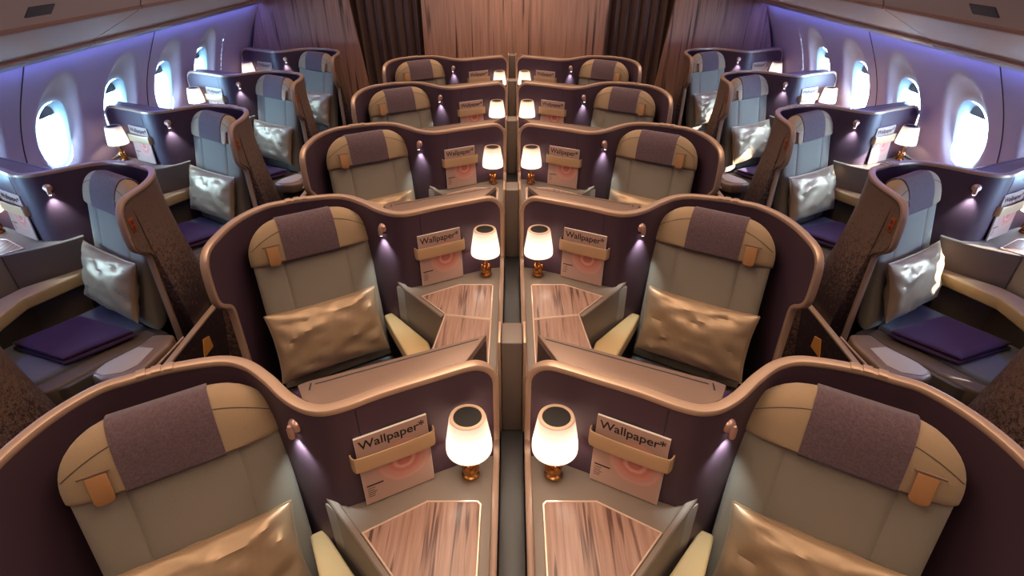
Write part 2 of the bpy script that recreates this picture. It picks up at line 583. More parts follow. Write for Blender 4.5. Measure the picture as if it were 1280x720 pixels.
def slab(name, x0, x1, y0, y1, z0, z1, m, smooth=False):
    b = MB(); b.box(x0, x1, y0, y1, z0, z1)
    return structure(link(name, b.mesh(name, [m], smooth=smooth)))
slab("floor", -2.86, 2.86, Y0, Y1 + 0.5, -0.05, 0.0, M['carpet'])
slab('ceiling', -2.2, 2.2, Y0, Y1 + 0.5, 2.45, 2.5, M['ceiling'])
slab('wall_front', -2.9, 2.9, Y0 - 0.05, Y0, -0.05, 2.5, M['ceiling'])
slab('wall_galley', -2.9, 2.9, Y1 + 0.5, Y1 + 0.55, -0.05, 2.5, M['taupe_dark'])
# outer skin above and outside the sidewall lining so no sky leaks past the bins
for side, nm in ((-1, 'left'), (1, 'right')):
    b = MB()
    pth = [(2.50, 1.70), (2.62, 1.72), (2.62, 2.5), (2.1, 2.5), (2.1, 2.46)]
    vs = [(side * x, y, z) for x, z in pth for y in (Y0, Y1 + 0.5)]
    b.add(vs, [(2 * i, 2 * i + 1, 2 * i + 3, 2 * i + 2) for i in range(len(pth) - 1)])
    structure(link('trim_%d' % (3 if side < 0 else 4), b.mesh('lining', [M['taupe_dark']], smooth=False)))

# rear wall: veneered centre monument and two outer panels, curtains across the aisles
def wall_panel(name, poly, y, th=0.05):
    b = MB()
    n = len(poly)
    vs = [(x, y, z) for x, z in poly] + [(x, y + th, z) for x, z in poly]
    b.add(vs, [list(range(n)), list(range(n, 2 * n))[::-1]] + [(i, i + n, (i + 1) % n + n, (i + 1) % n) for i in range(n)])
    return structure(link(name, b.mesh(name, [M['wood_wall']], smooth=False)))
wall_panel('wall_rear', [(-0.92, 0), (-0.006, 0), (-0.006, 2.45), (-0.92, 2.45)], Y1)
wall_panel('wall_rear.001', [(0.006, 0), (0.98, 0), (0.98, 2.45), (0.006, 2.45)], Y1)
slab('trim_5', -0.006, 0.006, Y1 + 0.012, Y1 + 0.05, 0, 2.45, M['trim_pale'])
for s_, nm in ((-1, 'rear_left'), (1, 'rear_right')):
    wall_panel('wall_' + nm, [(s_ * x, z) for x, z in ((1.46, 0.0), (1.66, 1.72), (1.70, 2.45), (2.2, 2.45), (2.5, 1.75), (2.62, 1.5), (2.72, 1.2), (2.72, 0.0))], Y1 - 0.01)
for s_, nm in ((-1, 'left'), (1, 'right')):
    mb = MB()
    nu = 90; nz = 14; vs = []; fs = []
    for j in range(nz + 1):
        z = 0.03 + 2.36 * j / nz
        for i in range(nu + 1):
            t = i / nu
            x = 0.90 + 0.90 * t - 0.10 * (1 - z / 2.4) * t
            ph = t * 2 * PI * 8.5
            yy = Y1 + 0.12 + 0.035 * math.sin(ph) + 0.012 * math.sin(2.3 * ph + 1.0)
            vs.append((s_ * (x + 0.008 * math.sin(ph * 2)), yy, z))
    for j in range(nz):
        for i in range(nu):
            a = j * (nu + 1) + i
            fs.append((a, a + 1, a + nu + 2, a + nu + 1))
    mb.add(vs, fs)
    me = mb.mesh('aisle_curtain', [M['curtain']])
    o = link('aisle_curtain', me)
    sol = o.modifiers.new('thickness', 'SOLIDIFY'); sol.thickness = 0.004
    tag(o, 'dark brown pleated curtain closing the %s aisle at the rear wall' % nm, 'curtain', 'aisle curtains')

# ------------------------------------------------------------------ overhead bins and the blue mood strip
bin_prof = [(2.50, 1.655), (2.12, 1.842), (2.095, 1.862), (2.088, 1.885), (1.95, 2.14), (1.84, 2.30), (1.80, 2.448), (2.2, 2.448), (2.5, 2.1)]
segs = [(Y0 + 0.02, 0.98), (0.98, 3.52), (3.52, Y1 - 0.01)]
for side, nm in ((-1, 'left'), (1, 'right')):
    for q, (ya, yb) in enumerate(segs):
        r = link('overhead_bin', None, None, (side * 2.1, (ya + yb) / 2, 1.66))
        which = ('front', 'middle', 'rear')[q]
        tag(r, 'taupe overhead bin along the %s side, %s' % (nm, ('the section nearest the camera', 'the section with a dark latch', 'the section running back to the rear wall')[q]), 'overhead bin', 'overhead bins')
        b = MB(); n = len(bin_prof)
        g = 0.006
        vs = [(side * x, ya + g, z) for x, z in bin_prof] + [(side * x, yb - g, z) for x, z in bin_prof]
        b.add(vs, [list(range(n)), list(range(n, 2 * n))[::-1]] + [(i, i + n, (i + 1) % n + n, (i + 1) % n) for i in range(n)])
        link('bin_body', b.mesh('bin_body', [M['bin']], base=r.location), r)
        e = MB()
        e.sweep([V((side * 2.102, ya + g, 1.866)), V((side * 2.102, yb - g, 1.866))], [V((side * 0.7, 0, -0.7))] * 2, 0.022, 0.03)
        link('copper_edge', e.mesh('copper_edge', [M['bin_edge']], base=r.location), r)
        lp = MB()
        lp.sweep([V((side * 2.49, ya + g, 1.650)), V((side * 2.49, yb - g, 1.650))], [V((side * 0.9, 0, -0.45))] * 2, 0.075, 0.016)
        lp.sweep([V((side * 2.435, ya + g, 1.676)), V((side * 2.435, yb - g, 1.676))], [V((side * 0.9, 0, -0.45))] * 2, 0.016, 0.012, 1)
        link('metal_lip', lp.mesh('metal_lip', [M['lip_metal'], M['bin_edge']], base=r.location), r)
        # latch slot on the sloping face
        A = V((side * 2.088, 0, 1.885)); Bv = V((side * 1.95, 0, 2.14)); U_ = (Bv - A).normalized()
        ym = 2.72 if q == 1 else (ya + yb) / 2
        N_ = V((-side * U_.z, 0, side * U_.x)) if side > 0 else V((U_.z, 0, -U_.x))
        if N_.x * side > 0: N_ = -N_
        s2 = MB()
        s2.prism([(-0.09, -0.022), (0.07, -0.022), (0.09, 0.022), (-0.07, 0.022)], -0.004, 0.006, 0, 0.003, 2, frame=(A + U_ * 0.045 + V((0, ym, 0)), V((0, 1, 0)), U_, N_))
        link('latch', s2.mesh('latch', [M['slot']], base=r.location), r)
    st = MB()
    st.box(min(side * 2.515, side * 2.535), max(side * 2.515, side * 2.535), 0.2, Y1 - 0.02, 1.664, 1.676)
    structure(link('trim_%d' % (6 if side < 0 else 7), st.mesh('mood_strip', [M['blue_led']], smooth=False)))

# ------------------------------------------------------------------ seat module (left of the divider; x < 0, shell back at y ~ 1.18)
OUT = [(-1.13, 0.58), (-1.13, 0.70), (-1.130, 0.85), (-1.105, 0.97), (-1.052, 1.065), (-0.99, 1.108), (-0.91, 1.150), (-0.785, 1.183), (-0.70, 1.165),
       (-0.62, 1.108), (-0.54, 1.035), (-0.475, 1.000), (-0.42, 1.010), (-0.33, 1.062), (-0.20, 1.125), (-0.13, 1.158), (-0.054, 1.186)]
_p = catmull(OUT, 10)
_t = [(_p[min(i + 1, len(_p) - 1)] - _p[max(i - 1, 0)]).normalized() for i in range(len(_p))]
CEN = [p + V((t.y, -t.x)) * 0.016 for p, t in zip(_p, _t)]
S = [0.0]
for a, b in zip(CEN[:-1], CEN[1:]):
    S.append(S[-1] + (b - a).length)
SE = S[-1]
def wall_at(s):
    """centre-line point and inward normal of the shell wall at arc length s"""
    s = min(max(s, 0.0), SE)
    for i in range(len(S) - 1):
        if S[i] <= s <= S[i + 1]:
            t = (s - S[i]) / max(S[i + 1] - S[i], 1e-9)
            p = CEN[i].lerp(CEN[i + 1], t)
            T = (_t[i].lerp(_t[i + 1], t)).normalized()
            return p, V((T.y, -T.x))
    return CEN[-1], V((_t[-1].y, -_t[-1].x))
def s_of_x(x):
    i = min(range(len(CEN)), key=lambda q: abs(CEN[q].x - x) + (9 if CEN[q].y < 0.95 else 0))
    return S[i]
ZR = 1.235
FRONT = [(0.12, 0.06), (0.135, 0.55), (0.140, 0.90), (0.138, 0.945), (0.120, 0.972), (0.075, 1.002), (0.055, 1.03), (0.050, 1.07), (0.052, 1.14), (0.060, 1.19), (0.085, 1.222)]
def z_range(s):
    z0, z1 = 0.04, ZR
    if s < 0.140:
        tab = [(0.050, 1.09), (0.055, 1.03), (0.075, 1.002), (0.120, 0.972), (0.1395, 0.945)]
        for (a, za), (b, zb) in zip(tab[:-1], tab[1:]):
            if a <= s <= b: z0 = za + (zb - za) * (s - a) / (b - a)
    if s < 0.12:
        tab = [(0.050, 1.12), (0.053, 1.16), (0.060, 1.19), (0.085, 1.222), (0.12, ZR)]
        for (a, za), (b, zb) in zip(tab[:-1], tab[1:]):
            if a <= s <= b: z1 = za + (zb - za) * (s - a) / (b - a)
    R = 0.07
    if s > SE - R:
        d = s - (SE - R)
        z1 = ZR - R + math.sqrt(max(R * R - d * d, 0))
    return z0, z1
def flare(x, y, z):
    wgt = smooth01((-0.60 - x) / 0.25)
    return 0.085 * smooth01((1.16 - z) / 0.75) * wgt

def shell_meshes():
    pn = MB()
    cols = [0.050, 0.053, 0.056, 0.060, 0.070, 0.080, 0.10, 0.12, 0.13, 0.1395, 0.1400]
    s = 0.16
    while s < SE - 0.07:
        cols.append(s); s += 0.022
    cols += [SE - 0.07 * k for k in (1, 0.8, 0.6, 0.42, 0.28, 0.16, 0.07, 0.02, 0)]
    NZ = 16
    inn = []; out = []
    for s in cols:
        p, n = wall_at(s)
        z0, z1 = z_range(s)
        for j in range(NZ + 1):
            z = z0 + (z1 - 0.006 - z0) * j / NZ
            a = p + n * 0.012
            b = p - n * (0.012 + flare(p.x, p.y, z))
            inn.append(V((a.x, a.y, z))); out.append(V((b.x, b.y, z)))
    o = len(inn); k = NZ + 1; fs = []; sl = []
    nc = len(cols)
    for i in range(nc - 1):
        for j in range(NZ):
            a = i * k + j
            fs.append((a, a + k, a + k + 1, a + 1)); sl.append(0)
            fs.append((o + a, o + a + 1, o + a + k + 1, o + a + k)); sl.append(1)
        for j in (0, NZ):
            a = i * k + j
            fs.append((a, a + k, o + a + k, o + a)); sl.append(1)
    for i in (0, nc - 1):
        for j in range(NZ):
            a = i * k + j
            fs.append((a, a + 1, o + a + 1, o + a)); sl.append(1)
    pn.add(inn + out, fs, sl)
    # trim bar round the free edges
    path = [V((a, b)) for a, b in FRONT]
    path += [V((0.13, ZR)), V((0.2, ZR))]
    s = 0.24
    while s < SE - 0.09:
        path.append(V((s, ZR))); s += 0.02
    for q in range(0, 7):
        t = q / 6 * PI / 2
        path.append(V((SE - 0.07 + 0.07 * math.sin(t), ZR - 0.07 + 0.07 * math.cos(t))))
    path += [V((SE, 1.10)), V((SE, 1.0)), V((SE, 0.905))]
    path = chaikin(path, 1)
    p3 = []; n3 = []
    for c in path:
        p, n = wall_at(c.x)
        p3.append(V((p.x, p.y, c.y))); n3.append(V((n.x, n.y, 0)))
    tr = MB(); tr.sweep(p3, n3, 0.030, 0.020)
    return pn, tr

def wall_frame(s, z, off=0.0):
    """frame on the inner shell surface: origin, right, up, normal towards the seat"""
    p, n = wall_at(s)
    N = V((n.x, n.y, 0)); U_ = V((0, 0, 1)); L_ = U_.cross(N)
    O = V((p.x, p.y, z)) + N * (0.012 + off)
    return O, L_, U_, N

PSI = math.radians(31)
LAT = V((math.cos(PSI), math.sin(PSI), 0))
UPB = V((-0.066, 0.129, 0.65)).normalized()
NB_ = LAT.cross(UPB); 
if NB_.y > 0: NB_ = -NB_
NB_.normalize()
FWD = V((math.sin(PSI), -math.cos(PSI), 0))
SEAT_O = V((-0.79, 0.871, 0.5))

def dense(n, lo=-1.0, hi=1.0, extra=()):
    a = [math.sin((-1 + 2 * i / n) * PI / 2) for i in range(n + 1)]
    a = sorted(set([round(lo + (hi - lo) * (q + 1) / 2, 5) for q in a] + list(extra)))
    return a
def edge(t, e=8, p=0.45):
    return max(0.0, 1 - abs(t) ** e) ** p

def round_top(w, r, H, h):
    """half width of a pad outline with rounded top corners; h from 0 to H"""
    d = h - (H - r)
    return w if d <= 0 else w - r + math.sqrt(max(r * r - d * d, 0))

def magazine_proto():
    r = link('magazine', None)
    b = MB()
    b.prism([(-0.097, 0), (0.097, 0), (0.097, 0.238), (-0.097, 0.238)], -0.0035, 0.0035, 1, 0.0008, 1, frame=(V((0, 0, 0)), V((1, 0, 0)), V((0, 0, 1)), V((0, -1, 0))))
    me = b.mesh('pages', [M['cover'], M['paper']], smooth=False)
    for p in me.polygons:
        if abs(p.normal.y) > 0.9:
            p.material_index = 0
    link('pages', me, r)
    cu = bpy.data.curves.new('masthead', 'FONT')
    cu.body = 'Wallpaper*'; cu.size = 0.047; cu.align_x = 'CENTER'; cu.offset = 0.0006; cu.extrude = 0.0002
    to = bpy.data.objects.new('tmp', cu); COL.objects.link(to)
    bpy.context.view_layer.update()
    me = bpy.data.meshes.new_from_object(to.evaluated_get(bpy.context.evaluated_depsgraph_get()))
    bpy.data.objects.remove(to)
    xs = [v.co.x for v in me.vertices]; k = 0.176 / (max(xs) - min(xs)); cx = (max(xs) + min(xs)) / 2
    for v in me.vertices:
        v.co = V(((v.co.x - cx) * k, -0.0042 - v.co.z, 0.199 + v.co.y * k))
    me.name = 'masthead'; me.materials.clear(); me.materials.append(M['ink'])
    link('masthead', me, r)
    b = MB()
    random.seed(4)
    for i, z in enumerate((0.066, 0.056, 0.048, 0.041, 0.034, 0.027)):
        w_ = 0.045 if i == 0 else 0.016 + 0.022 * random.random()
        h_ = 0.0022 if i == 0 else 0.0007
        b.box(-0.088, -0.088 + w_, -0.0042, -0.0036, z - h_, z + h_)
    link('cover_lines', b.mesh('cover_lines', [M['ink']], smooth=False), r)
    return r
MAG = magazine_proto()

def build_module(mirror, window):
    """returns the prototypes of one seat position: dict of roots placed for module origin (0,0)"""
    P = {}
    def root(name, base):
        r = link(name, None, None, (base[0] * mirror, base[1], base[2]))
        r['bx'] = base[0]; r['by'] = base[1]; r['bz'] = base[2]
        P[name] = r
        return r
    def part(name, mb, mats, r, parent=None, smooth=True):
        base = V((r['bx'], r['by'], r['bz']))
        return link(name, mb.mesh(name, mats, mirror, base, smooth), parent or r)
    # --- privacy shell
    r = root('privacy_shell', (-0.79, 1.15, 0))
    pn, tr = shell_meshes()
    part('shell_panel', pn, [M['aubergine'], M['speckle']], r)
    part('shell_trim', tr, [M['bronze']], r)
    # ledge behind the console wall (housing of the screen for the row behind)
    lg = MB()
    sa, sb = s_of_x(-0.53), s_of_x(-0.118)
    poly = []
    for i in range(13):
        p, n = wall_at(sa + (sb - sa) * i / 12)
        q = p - n * 0.018
        poly.append((q.x, q.y))
    poly += [(-0.072, 1.287), (-0.52, 1.088), (-0.545, 1.072)]
    lg.prism(poly, 0.93, 1.236, 0, 0.004, 2)
    h = part('screen_housing', lg, [M['bronze_dull']], r)
    e = MB()
    A, Bp = V((poly[12][0], poly[12][1], 0)), V((-0.072, 1.287, 0))
    T = (Bp - A).normalized(); Nn = V((T.y, -T.x, 0))
    e.prism([(0.012, 0.95), ((Bp - A).length - 0.01, 0.95), ((Bp - A).length - 0.01, 1.222), (0.012, 1.222)], 0.0, 0.003, 0, 0.001, 1, frame=(A, T, V((0, 0, 1)), Nn))
    part('veneer_end', e, [M['wood_end']], r, h)
    e = MB()
    A, Bp = V((-0.50, 1.075, 1.2362)), V((-0.095, 1.262, 1.2362))
    e.sweep([A + (A - Bp) * 0.0, Bp], [V((0.4, -0.9, 0))] * 2, 0.004, 0.0015)
    e.sweep([V((-0.508, 1.052, 1.2362)), V((-0.512, 1.078, 1.2362))], [V((1, 0, 0))] * 2, 0.004, 0.0015)
    part('lid_joint', e, [M['gap_dark']], r, h)
    e = MB()
    O, L_, U_, N_ = wall_frame(s_of_x(-0.392), 0.9)
    e.prism([(-0.0015, 0.0), (0.0015, 0.0), (0.0015, 0.318), (-0.0015, 0.318)], -0.001, 0.0008, 0, 0, 1, frame=(O, L_, U_, N_))
    part('panel_joint', e, [M['gap_dark']], r)
    # latch pieces let into the trim
    e = MB()
    sl = s_of_x(-0.94)
    for d in (-0.035, 0.0, 0.03):
        p, n = wall_at(sl + d)
        p2, n2 = wall_at(sl + d + 0.022)
        e.sweep([V((p.x, p.y, ZR + 0.006)), V((p2.x, p2.y, ZR + 0.006))], [V((n.x, n.y, 0))] * 2, 0.030, 0.014)
    part('trim_latch', e, [M['bronze']], r)
    # low aisle-side skirt with a capped top
    e = MB()
    e.box(-1.232, -1.206, -0.02, 0.97, 0.02, 0.535, 0, 0.004)
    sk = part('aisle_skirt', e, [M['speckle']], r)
    e = MB()
    pth = chaikin([V((-1.219, 0.985, 0.30)), V((-1.219, 0.985, 0.52)), V((-1.219, 0.96, 0.542)), V((-1.219, 0.6, 0.542)), V((-1.219, -0.03, 0.542))], 2)
    e.sweep(pth, [V((1, 0, 0))] * len(pth), 0.030, 0.016)
    part('skirt_trim', e, [M['bronze']], r, sk)
    e = MB()
    e.prism([(0.66, 0.385), (0.76, 0.385), (0.755, 0.455), (0.70, 0.475)], 0.0, 0.004, 0, 0.001, 1, frame=(V((-1.232, 0, 0)), V((0, 1, 0)), V((0, 0, 1)), V((-1, 0, 0))))
    part('amber_card', e, [M['amber']], r, sk)
    # orange marker on the outside of the wing
    e = MB()
    p, n = wall_at(0.094)
    fr = (V((p.x, p.y, 1.125)) - V((n.x, n.y, 0)) * 0.0125, V((0, 1, 0)), V((0, 0, 1)), V((-1, 0, 0)))
    e.prism([(-0.015, -0.032), (0.015, -0.032), (0.015, 0.032), (-0.015, 0.032)], 0, 0.004, 0, 0.0015, 2, frame=fr)
    for zc in (-0.015, 0.013):
        e.prism([(-0.009, zc - 0.009), (0.009, zc - 0.009), (0.009, zc + 0.009), (-0.009, zc + 0.009)], 0.003, 0.0047, 1, 0, 1, frame=fr)
    part('orange_marker', e, [M['orange'], M['orange_dark']], r)
    # reading light: copper dome with a small snout and a lens underneath
    s_l = s_of_x(-0.532)
    O, L_, U_, N_ = wall_frame(s_l, 1.165)
    e = MB()
    e.lathe([(0.0, 0.014), (0.009, 0.0135), (0.015, 0.010), (0.019, 0.004), (0.020, 0.0)], O, 24, 0, N_)
    e.lathe([(0.0085, -0.030), (0.010, -0.026), (0.010, 0.0), (0.006, 0.010), (0.0, 0.012)], O + N_ * 0.014, 16, 0, U_)
    rl = part('reading_light', e, [M['rose']], r)
    e = MB(); e.lathe([(0.0, -0.033), (0.006, -0.032), (0.0075, -0.029), (0.0, -0.028)], O + N_ * 0.014, 14, 0, U_)
    part('light_lens', e, [M['led']], r, rl)
    sp = bpy.data.lights.new('reading_light_beam', 'SPOT')
    sp.energy = 4.0; sp.color = (0.74, 0.94, 1.0); sp.spot_size = math.radians(76); sp.spot_blend = 0.8; sp.shadow_soft_size = 0.006
    so = link('reading_light_beam', sp, rl)
    q = O + N_ * 0.022 - U_ * 0.036 - V((r['bx'], r['by'], r['bz']))
    so.location = (q.x * mirror, q.y, q.z)
    dv = (-U_ - N_ * 0.22); dv.x *= mirror
    so.rotation_euler = dv.to_track_quat('-Z', 'Y').to_euler()
    # bronze strap that holds the magazine
    s_m = s_of_x(-0.318)
    O, L_, U_, N_ = wall_frame(s_m, 1.054)
    if L_.x < 0: L_ = -L_
    e = MB()
    hw = 0.112
    pth = chaikin([O - L_ * hw - N_ * 0.004, O - L_ * hw + N_ * 0.016, O - L_ * (hw - 0.010) + N_ * 0.030, O + L_ * (hw - 0.010) + N_ * 0.030, O + L_ * hw + N_ * 0.016, O + L_ * hw - N_ * 0.004], 2)
    e.sweep(pth, [V((0, 0, 1))] * len(pth), 0.052, 0.006)
    part('magazine_strap', e, [M['strap']], r)
    P['_mag'] = (O, L_, N_)
    # --- side console
    r = root('side_console', (-0.2, 0.65, 0))
    zc = 0.89
    # rear edge follows the shell wall
    rear = []
    for i in range(9):
        p, n = wall_at(s_of_x(-0.505) + (SE - 0.004 - s_of_x(-0.505)) * i / 8)
        q = p + n * 0.013
        rear.append((q.x, q.y))
    left = [(-0.335, 0.20), (-0.318, 0.45), (-0.299, 0.56), (-0.279, 0.75), (-0.398, 0.890)]
    if window:
        left = [(-0.35, 0.20), (-0.335, 0.45), (-0.325, 0.62), (-0.325, 0.82), (-0.44, 0.905)]
    poly = [(-0.048, 0.20)] + [(-0.048, 1.15)] + rear[::-1][1:] + left[::-1]
    e = MB(); e.prism(poly, 0.06, zc, 0, 0.003, 2)
    part('console_body', e, [M['taupe']], r)
    # raised side panel sweeping up to a point at the shell
    e = MB()
    top = [(V((-0.533, 1.018)), 0.952), (V((-0.515, 1.005)), 0.935), (V((-0.49, 0.982)), 0.912), (V((-0.46, 0.952)), 0.899), (V((-0.402, 0.888)), 0.8935), (V((-0.34, 0.816)), 0.8935), (V((-0.279, 0.747)), 0.8935)]
    low = [p for p, z in top]
    if window:
        tip, kink, tipl = V((-0.612, 1.0)), V((-0.325, 0.82)), V((-0.535, 1.005))
        top = [(tip.lerp(kink, t), z) for t, z in ((0, 0.912), (0.06, 0.909), (0.15, 0.905), (0.3, 0.899), (0.5, 0.8945), (0.75, 0.8935), (1, 0.8935))]
        low = [tipl.lerp(kink, t) for t in (0, 0.06, 0.15, 0.3, 0.5, 0.75, 1)]
    vs = []; fs = []
    for (p, z), pl in zip(top, low):
        d = V((0.75, 0.66)) * 0.010
        for q, zz in ((pl - d, 0.70), (p - d, z - 0.004), (p - d * 0.6, z), (p + d * 0.6, z), (p + d, z - 0.004), (pl + d, 0.70)):
            vs.append((q.x, q.y, zz))
    nn = 6
    for i in range(len(top) - 1):
        for j in range(nn):
            j2 = (j + 1) % nn
            fs.append((i * nn + j, i * nn + j2, (i + 1) * nn + j2, (i + 1) * nn + j))
    fs.append(list(range(nn))[::-1]); fs.append([(len(top) - 1) * nn + j for j in range(nn)])
    e.add(vs, fs)
    # fillet between the panel tip and the console top
    vs = []; fs = []
    for i, (p, z) in enumerate(top[:5]):
        for k in range(6):
            t = k / 5
            q = p + V((0.66, 0.45)) * (0.085 * t * (1 - i / 4.2))
            vs.append((q.x, q.y, zc + 0.001 + (z - 0.003 - zc) * (1 - t) ** 2.2))
    for i in range(4):
        for k in range(5):
            a = i * 6 + k
            fs.append((a, a + 1, a + 7, a + 6))
    e.add(vs, fs)
    part('side_panel', e, [M['taupe']], r)
    def leaf(poly):
        a = MB(); a.prism(poly, zc - 0.004, zc + 0.007, 0, 0.0015, 2)
        lf = part('table_leaf', a, [M['wood']], r)
        b = MB()
        loop = [V((x, y, zc + 0.0035)) for x, y in poly]
        loop.append(loop[0])
        for a0, a1 in zip(loop[:-1], loop[1:]):
            dd = (a1 - a0).normalized()
            b.sweep([a0 - dd * 0.002, a1 + dd * 0.002], [dd.cross(V((0, 0, 1)))] * 2, 0.0055, 0.011)
        part('leaf_edge', b, [M['trim_pale']], r, lf)
    leaf([(-0.385, 0.886), (-0.270, 0.751), (-0.085, 0.719), (-0.085, 0.972), (-0.093, 0.981), (-0.230, 0.981)])
    leaf([(-0.272, 0.744), (-0.291, 0.56), (-0.312, 0.30), (-0.086, 0.30), (-0.085, 0.711)])
    # padded arm ledge under the side panel
    e = MB(); e.prism([(-0.592, 1.0), (-0.556, 1.022), (-0.36, 0.80), (-0.30, 0.62), (-0.33, 0.35), (-0.45, 0.35), (-0.435, 0.70)], 0.655, 0.722, 0, 0.010, 3)
    part('arm_ledge', e, [M['arm_leather']], r)
    # kerb strip along the divider / window side
    e = MB()
    pth = chaikin([V((-0.046, 1.166, 0.945)), V((-0.046, 1.160, 0.92)), V((-0.046, 1.13, 0.899)), V((-0.046, 1.05, 0.897)), V((-0.046, 0.20, 0.897))], 2)
    e.sweep(pth, [V((1, 0, 0))] * len(pth), 0.020, 0.020)
    part('console_kerb', e, [M['bronze_dull']], r)
    # --- the seat
    r = root('airline_seat', (-0.66, 0.65, 0))
    O = SEAT_O
    def seat_pos(w, h0, H, rr, off=0.0):
        return lambda u, v: O + LAT * (u * round_top(w, rr, H, v * H)) + UPB * (h0 + v * H) + NB_ * off
    us = dense(20, -1, 1, (-0.56, -0.50, -0.53, 0.50, 0.53, 0.56)); vs_ = dense(16, 0, 1)
    def tf(u, v):
        f = 0.028 * edge(u, 10, 0.4) * edge(2 * v - 1, 14, 0.4) + 0.006 * (1 - u * u)
        g = min(abs(abs(u) - 0.53) / 0.045, 1.0)
        return f * (0.78 + 0.22 * g)
    e = MB()
    e.lens(seat_pos(0.243, 0.0, 0.665, 0.10), NB_, tf, lambda u, v: 0.075 * edge(u, 10, 0.4) * edge(2 * v - 1, 20, 0.4), us, vs_,
           lambda u, v: 1 if 0.515 < abs(u) < 0.545 else 0)
    part('backrest', e, [M['fabric'], M['seam']], r)
    e = MB()
    hs = 0.568; HH = 0.178
    us2 = dense(22, -1, 1); vs2 = dense(16, 0, 1)
    def htf(u, v):
        lo = min(1.0, v / 0.10)
        lo = (1 - (1 - lo) ** 2) ** 0.5
        hi = max(0.0, (v - 0.30) / 0.70)
        return 0.056 * edge(u, 5, 0.5) * (0.35 * min(1, v / 0.02) + 0.65 * lo) * max(0.0, 1 - hi ** 2.4) ** 0.5
    def htb(u, v):
        return 0.062 * edge(u, 4, 0.55) * edge(2 * v - 1, 6, 0.5)
    e.lens(seat_pos(0.250, hs, HH, 0.150), NB_, htf, htb, us2, vs2)
    hd = part('headrest', e, [M['headside']], r)
    e = MB()
    ub = [-0.475 + 0.885 * i / 10 for i in range(11)]
    hp = seat_pos(0.250, hs, HH, 0.150)
    e.lens(lambda u, v: O + LAT * (u * 0.250) + UPB * (hs - 0.003 + v * (HH + 0.006)), NB_, lambda u, v: htf(0, v) + 0.0025, lambda u, v: htb(0, v) + 0.0025, ub, vs2)
    part('headrest_cover', e, [M['headband']], r, hd)
    # stitched seam line across each headrest shoulder
    for rng in ([-0.97, -0.93, -0.86, -0.77, -0.67, -0.57, -0.49], [0.42, 0.52, 0.63, 0.75, 0.86, 0.93, 0.97]):
        e = MB()
        pth = []
        for u in rng:
            vv = 0.34 + 0.46 * (1 - abs(u) ** 4.0)
            pth.append(hp(u, vv) + NB_ * (htf(u, vv) + 0.0006))
        pth = chaikin(pth, 1)
        e.sweep(pth, [UPB] * len(pth), 0.0022, 0.0022)
        part('headrest_seam', e, [M['seam']], r, hd)
    # leather pull tab beside the cover, on the aisle side
    e = MB()
    tO = O + LAT * (-0.250 * 0.645) + UPB * (hs + 0.080)
    f0 = 0.0555
    hw_, rr_ = 0.022, 0.014
    poly = [(-hw_, 0.0), (hw_, 0.0), (hw_, -0.078 + rr_)]
    poly += [(hw_ - rr_ + rr_ * math.cos(t), -0.078 + rr_ - rr_ * math.sin(t)) for t in (0.4, 0.8, 1.2, PI / 2)]
    poly += [(-hw_ + rr_ - rr_ * math.sin(t), -0.078 + rr_ - rr_ * math.cos(t)) for t in (0, 0.4, 0.8, 1.2, PI / 2)]
    e.prism(poly, 0, 0.006, 0, 0.002, 2, frame=(tO + NB_ * (f0 + 0.003), LAT, (UPB - NB_ * 0.06).normalized(), NB_))
    e.prism([(-hw_, -0.012), (hw_, -0.012), (hw_, 0.008), (-hw_, 0.008)], -0.006, 0.0, 0, 0.0015, 2, frame=(tO + NB_ * f0, LAT, NB_, UPB))
    part('leather_tab', e, [M['leather']], r, hd)
    e = MB()
    e.sweep([tO + NB_ * (f0 + 0.006) - LAT * 0.036 + UPB * 0.004, tO + NB_ * (f0 + 0.006) + LAT * 0.03 + UPB * 0.004], [UPB] * 2, 0.006, 0.004)
    part('tab_bar', e, [M['bronze_dull']], r, hd)
    # cushion and its surround
    e = MB()
    cO = O + V((0, 0, -0.11)) + FWD * 0.02
    e.prism([(-0.165, 0.0), (0.238, 0.0), (0.238, 0.50), (0.215, 0.535), (-0.145, 0.535), (-0.165, 0.50)], 0, 0.125, 0, 0.03, 4, frame=(cO, LAT, FWD, V((0, 0, 1))))
    part('seat_cushion', e, [M['cushion']], r)
    e = MB()
    e.prism([(-0.27, 0.0), (-0.17, 0.0), (-0.17, 0.52), (-0.20, 0.55), (-0.25, 0.52), (-0.27, 0.47)], 0, 0.112, 0, 0.02, 4, frame=(cO, LAT, FWD, V((0, 0, 1))))
    part('side_bolster', e, [M['bolster']], r)
    e = MB()
    e.prism([(-0.285, -0.02), (0.25, -0.02), (0.25, 0.50), (-0.26, 0.50), (-0.285, 0.46)], -0.39, -0.012, 0, 0.012, 3, frame=(O, LAT, FWD, V((0, 0, 1))))
    part('seat_base', e, [M['taupe_dark']], r)
    # aisle armrest: bronze wedge with a grey pad let into the front
    e = MB()
    arm = [(-0.945, 0.345), (-0.957, 0.40), (-1.04, 0.53), (-1.065, 0.612), (-1.165, 0.615), (-1.185, 0.54), (-1.155, 0.335), (-1.10, 0.285), (-1.01, 0.283), (-0.955, 0.31)]
    e.prism(arm, 0.50, 0.575, 0, 0.016, 3)
    ar = part('aisle_armrest', e, [M['bronze_dull']], r)
    e = MB(); e.prism([(-0.962, 0.345), (-0.975, 0.40), (-1.050, 0.510), (-1.130, 0.500), (-1.122, 0.378), (-1.085, 0.330), (-1.01, 0.308), (-0.972, 0.322)], 0.565, 0.5785, 0, 0.003, 2)
    part('armrest_pad', e, [M['arm_pad']], r, ar)
    e = MB(); e.prism([(-0.975, 0.36), (-1.06, 0.58), (-1.15, 0.59), (-1.11, 0.32)], 0.02, 0.51, 0, 0.004)
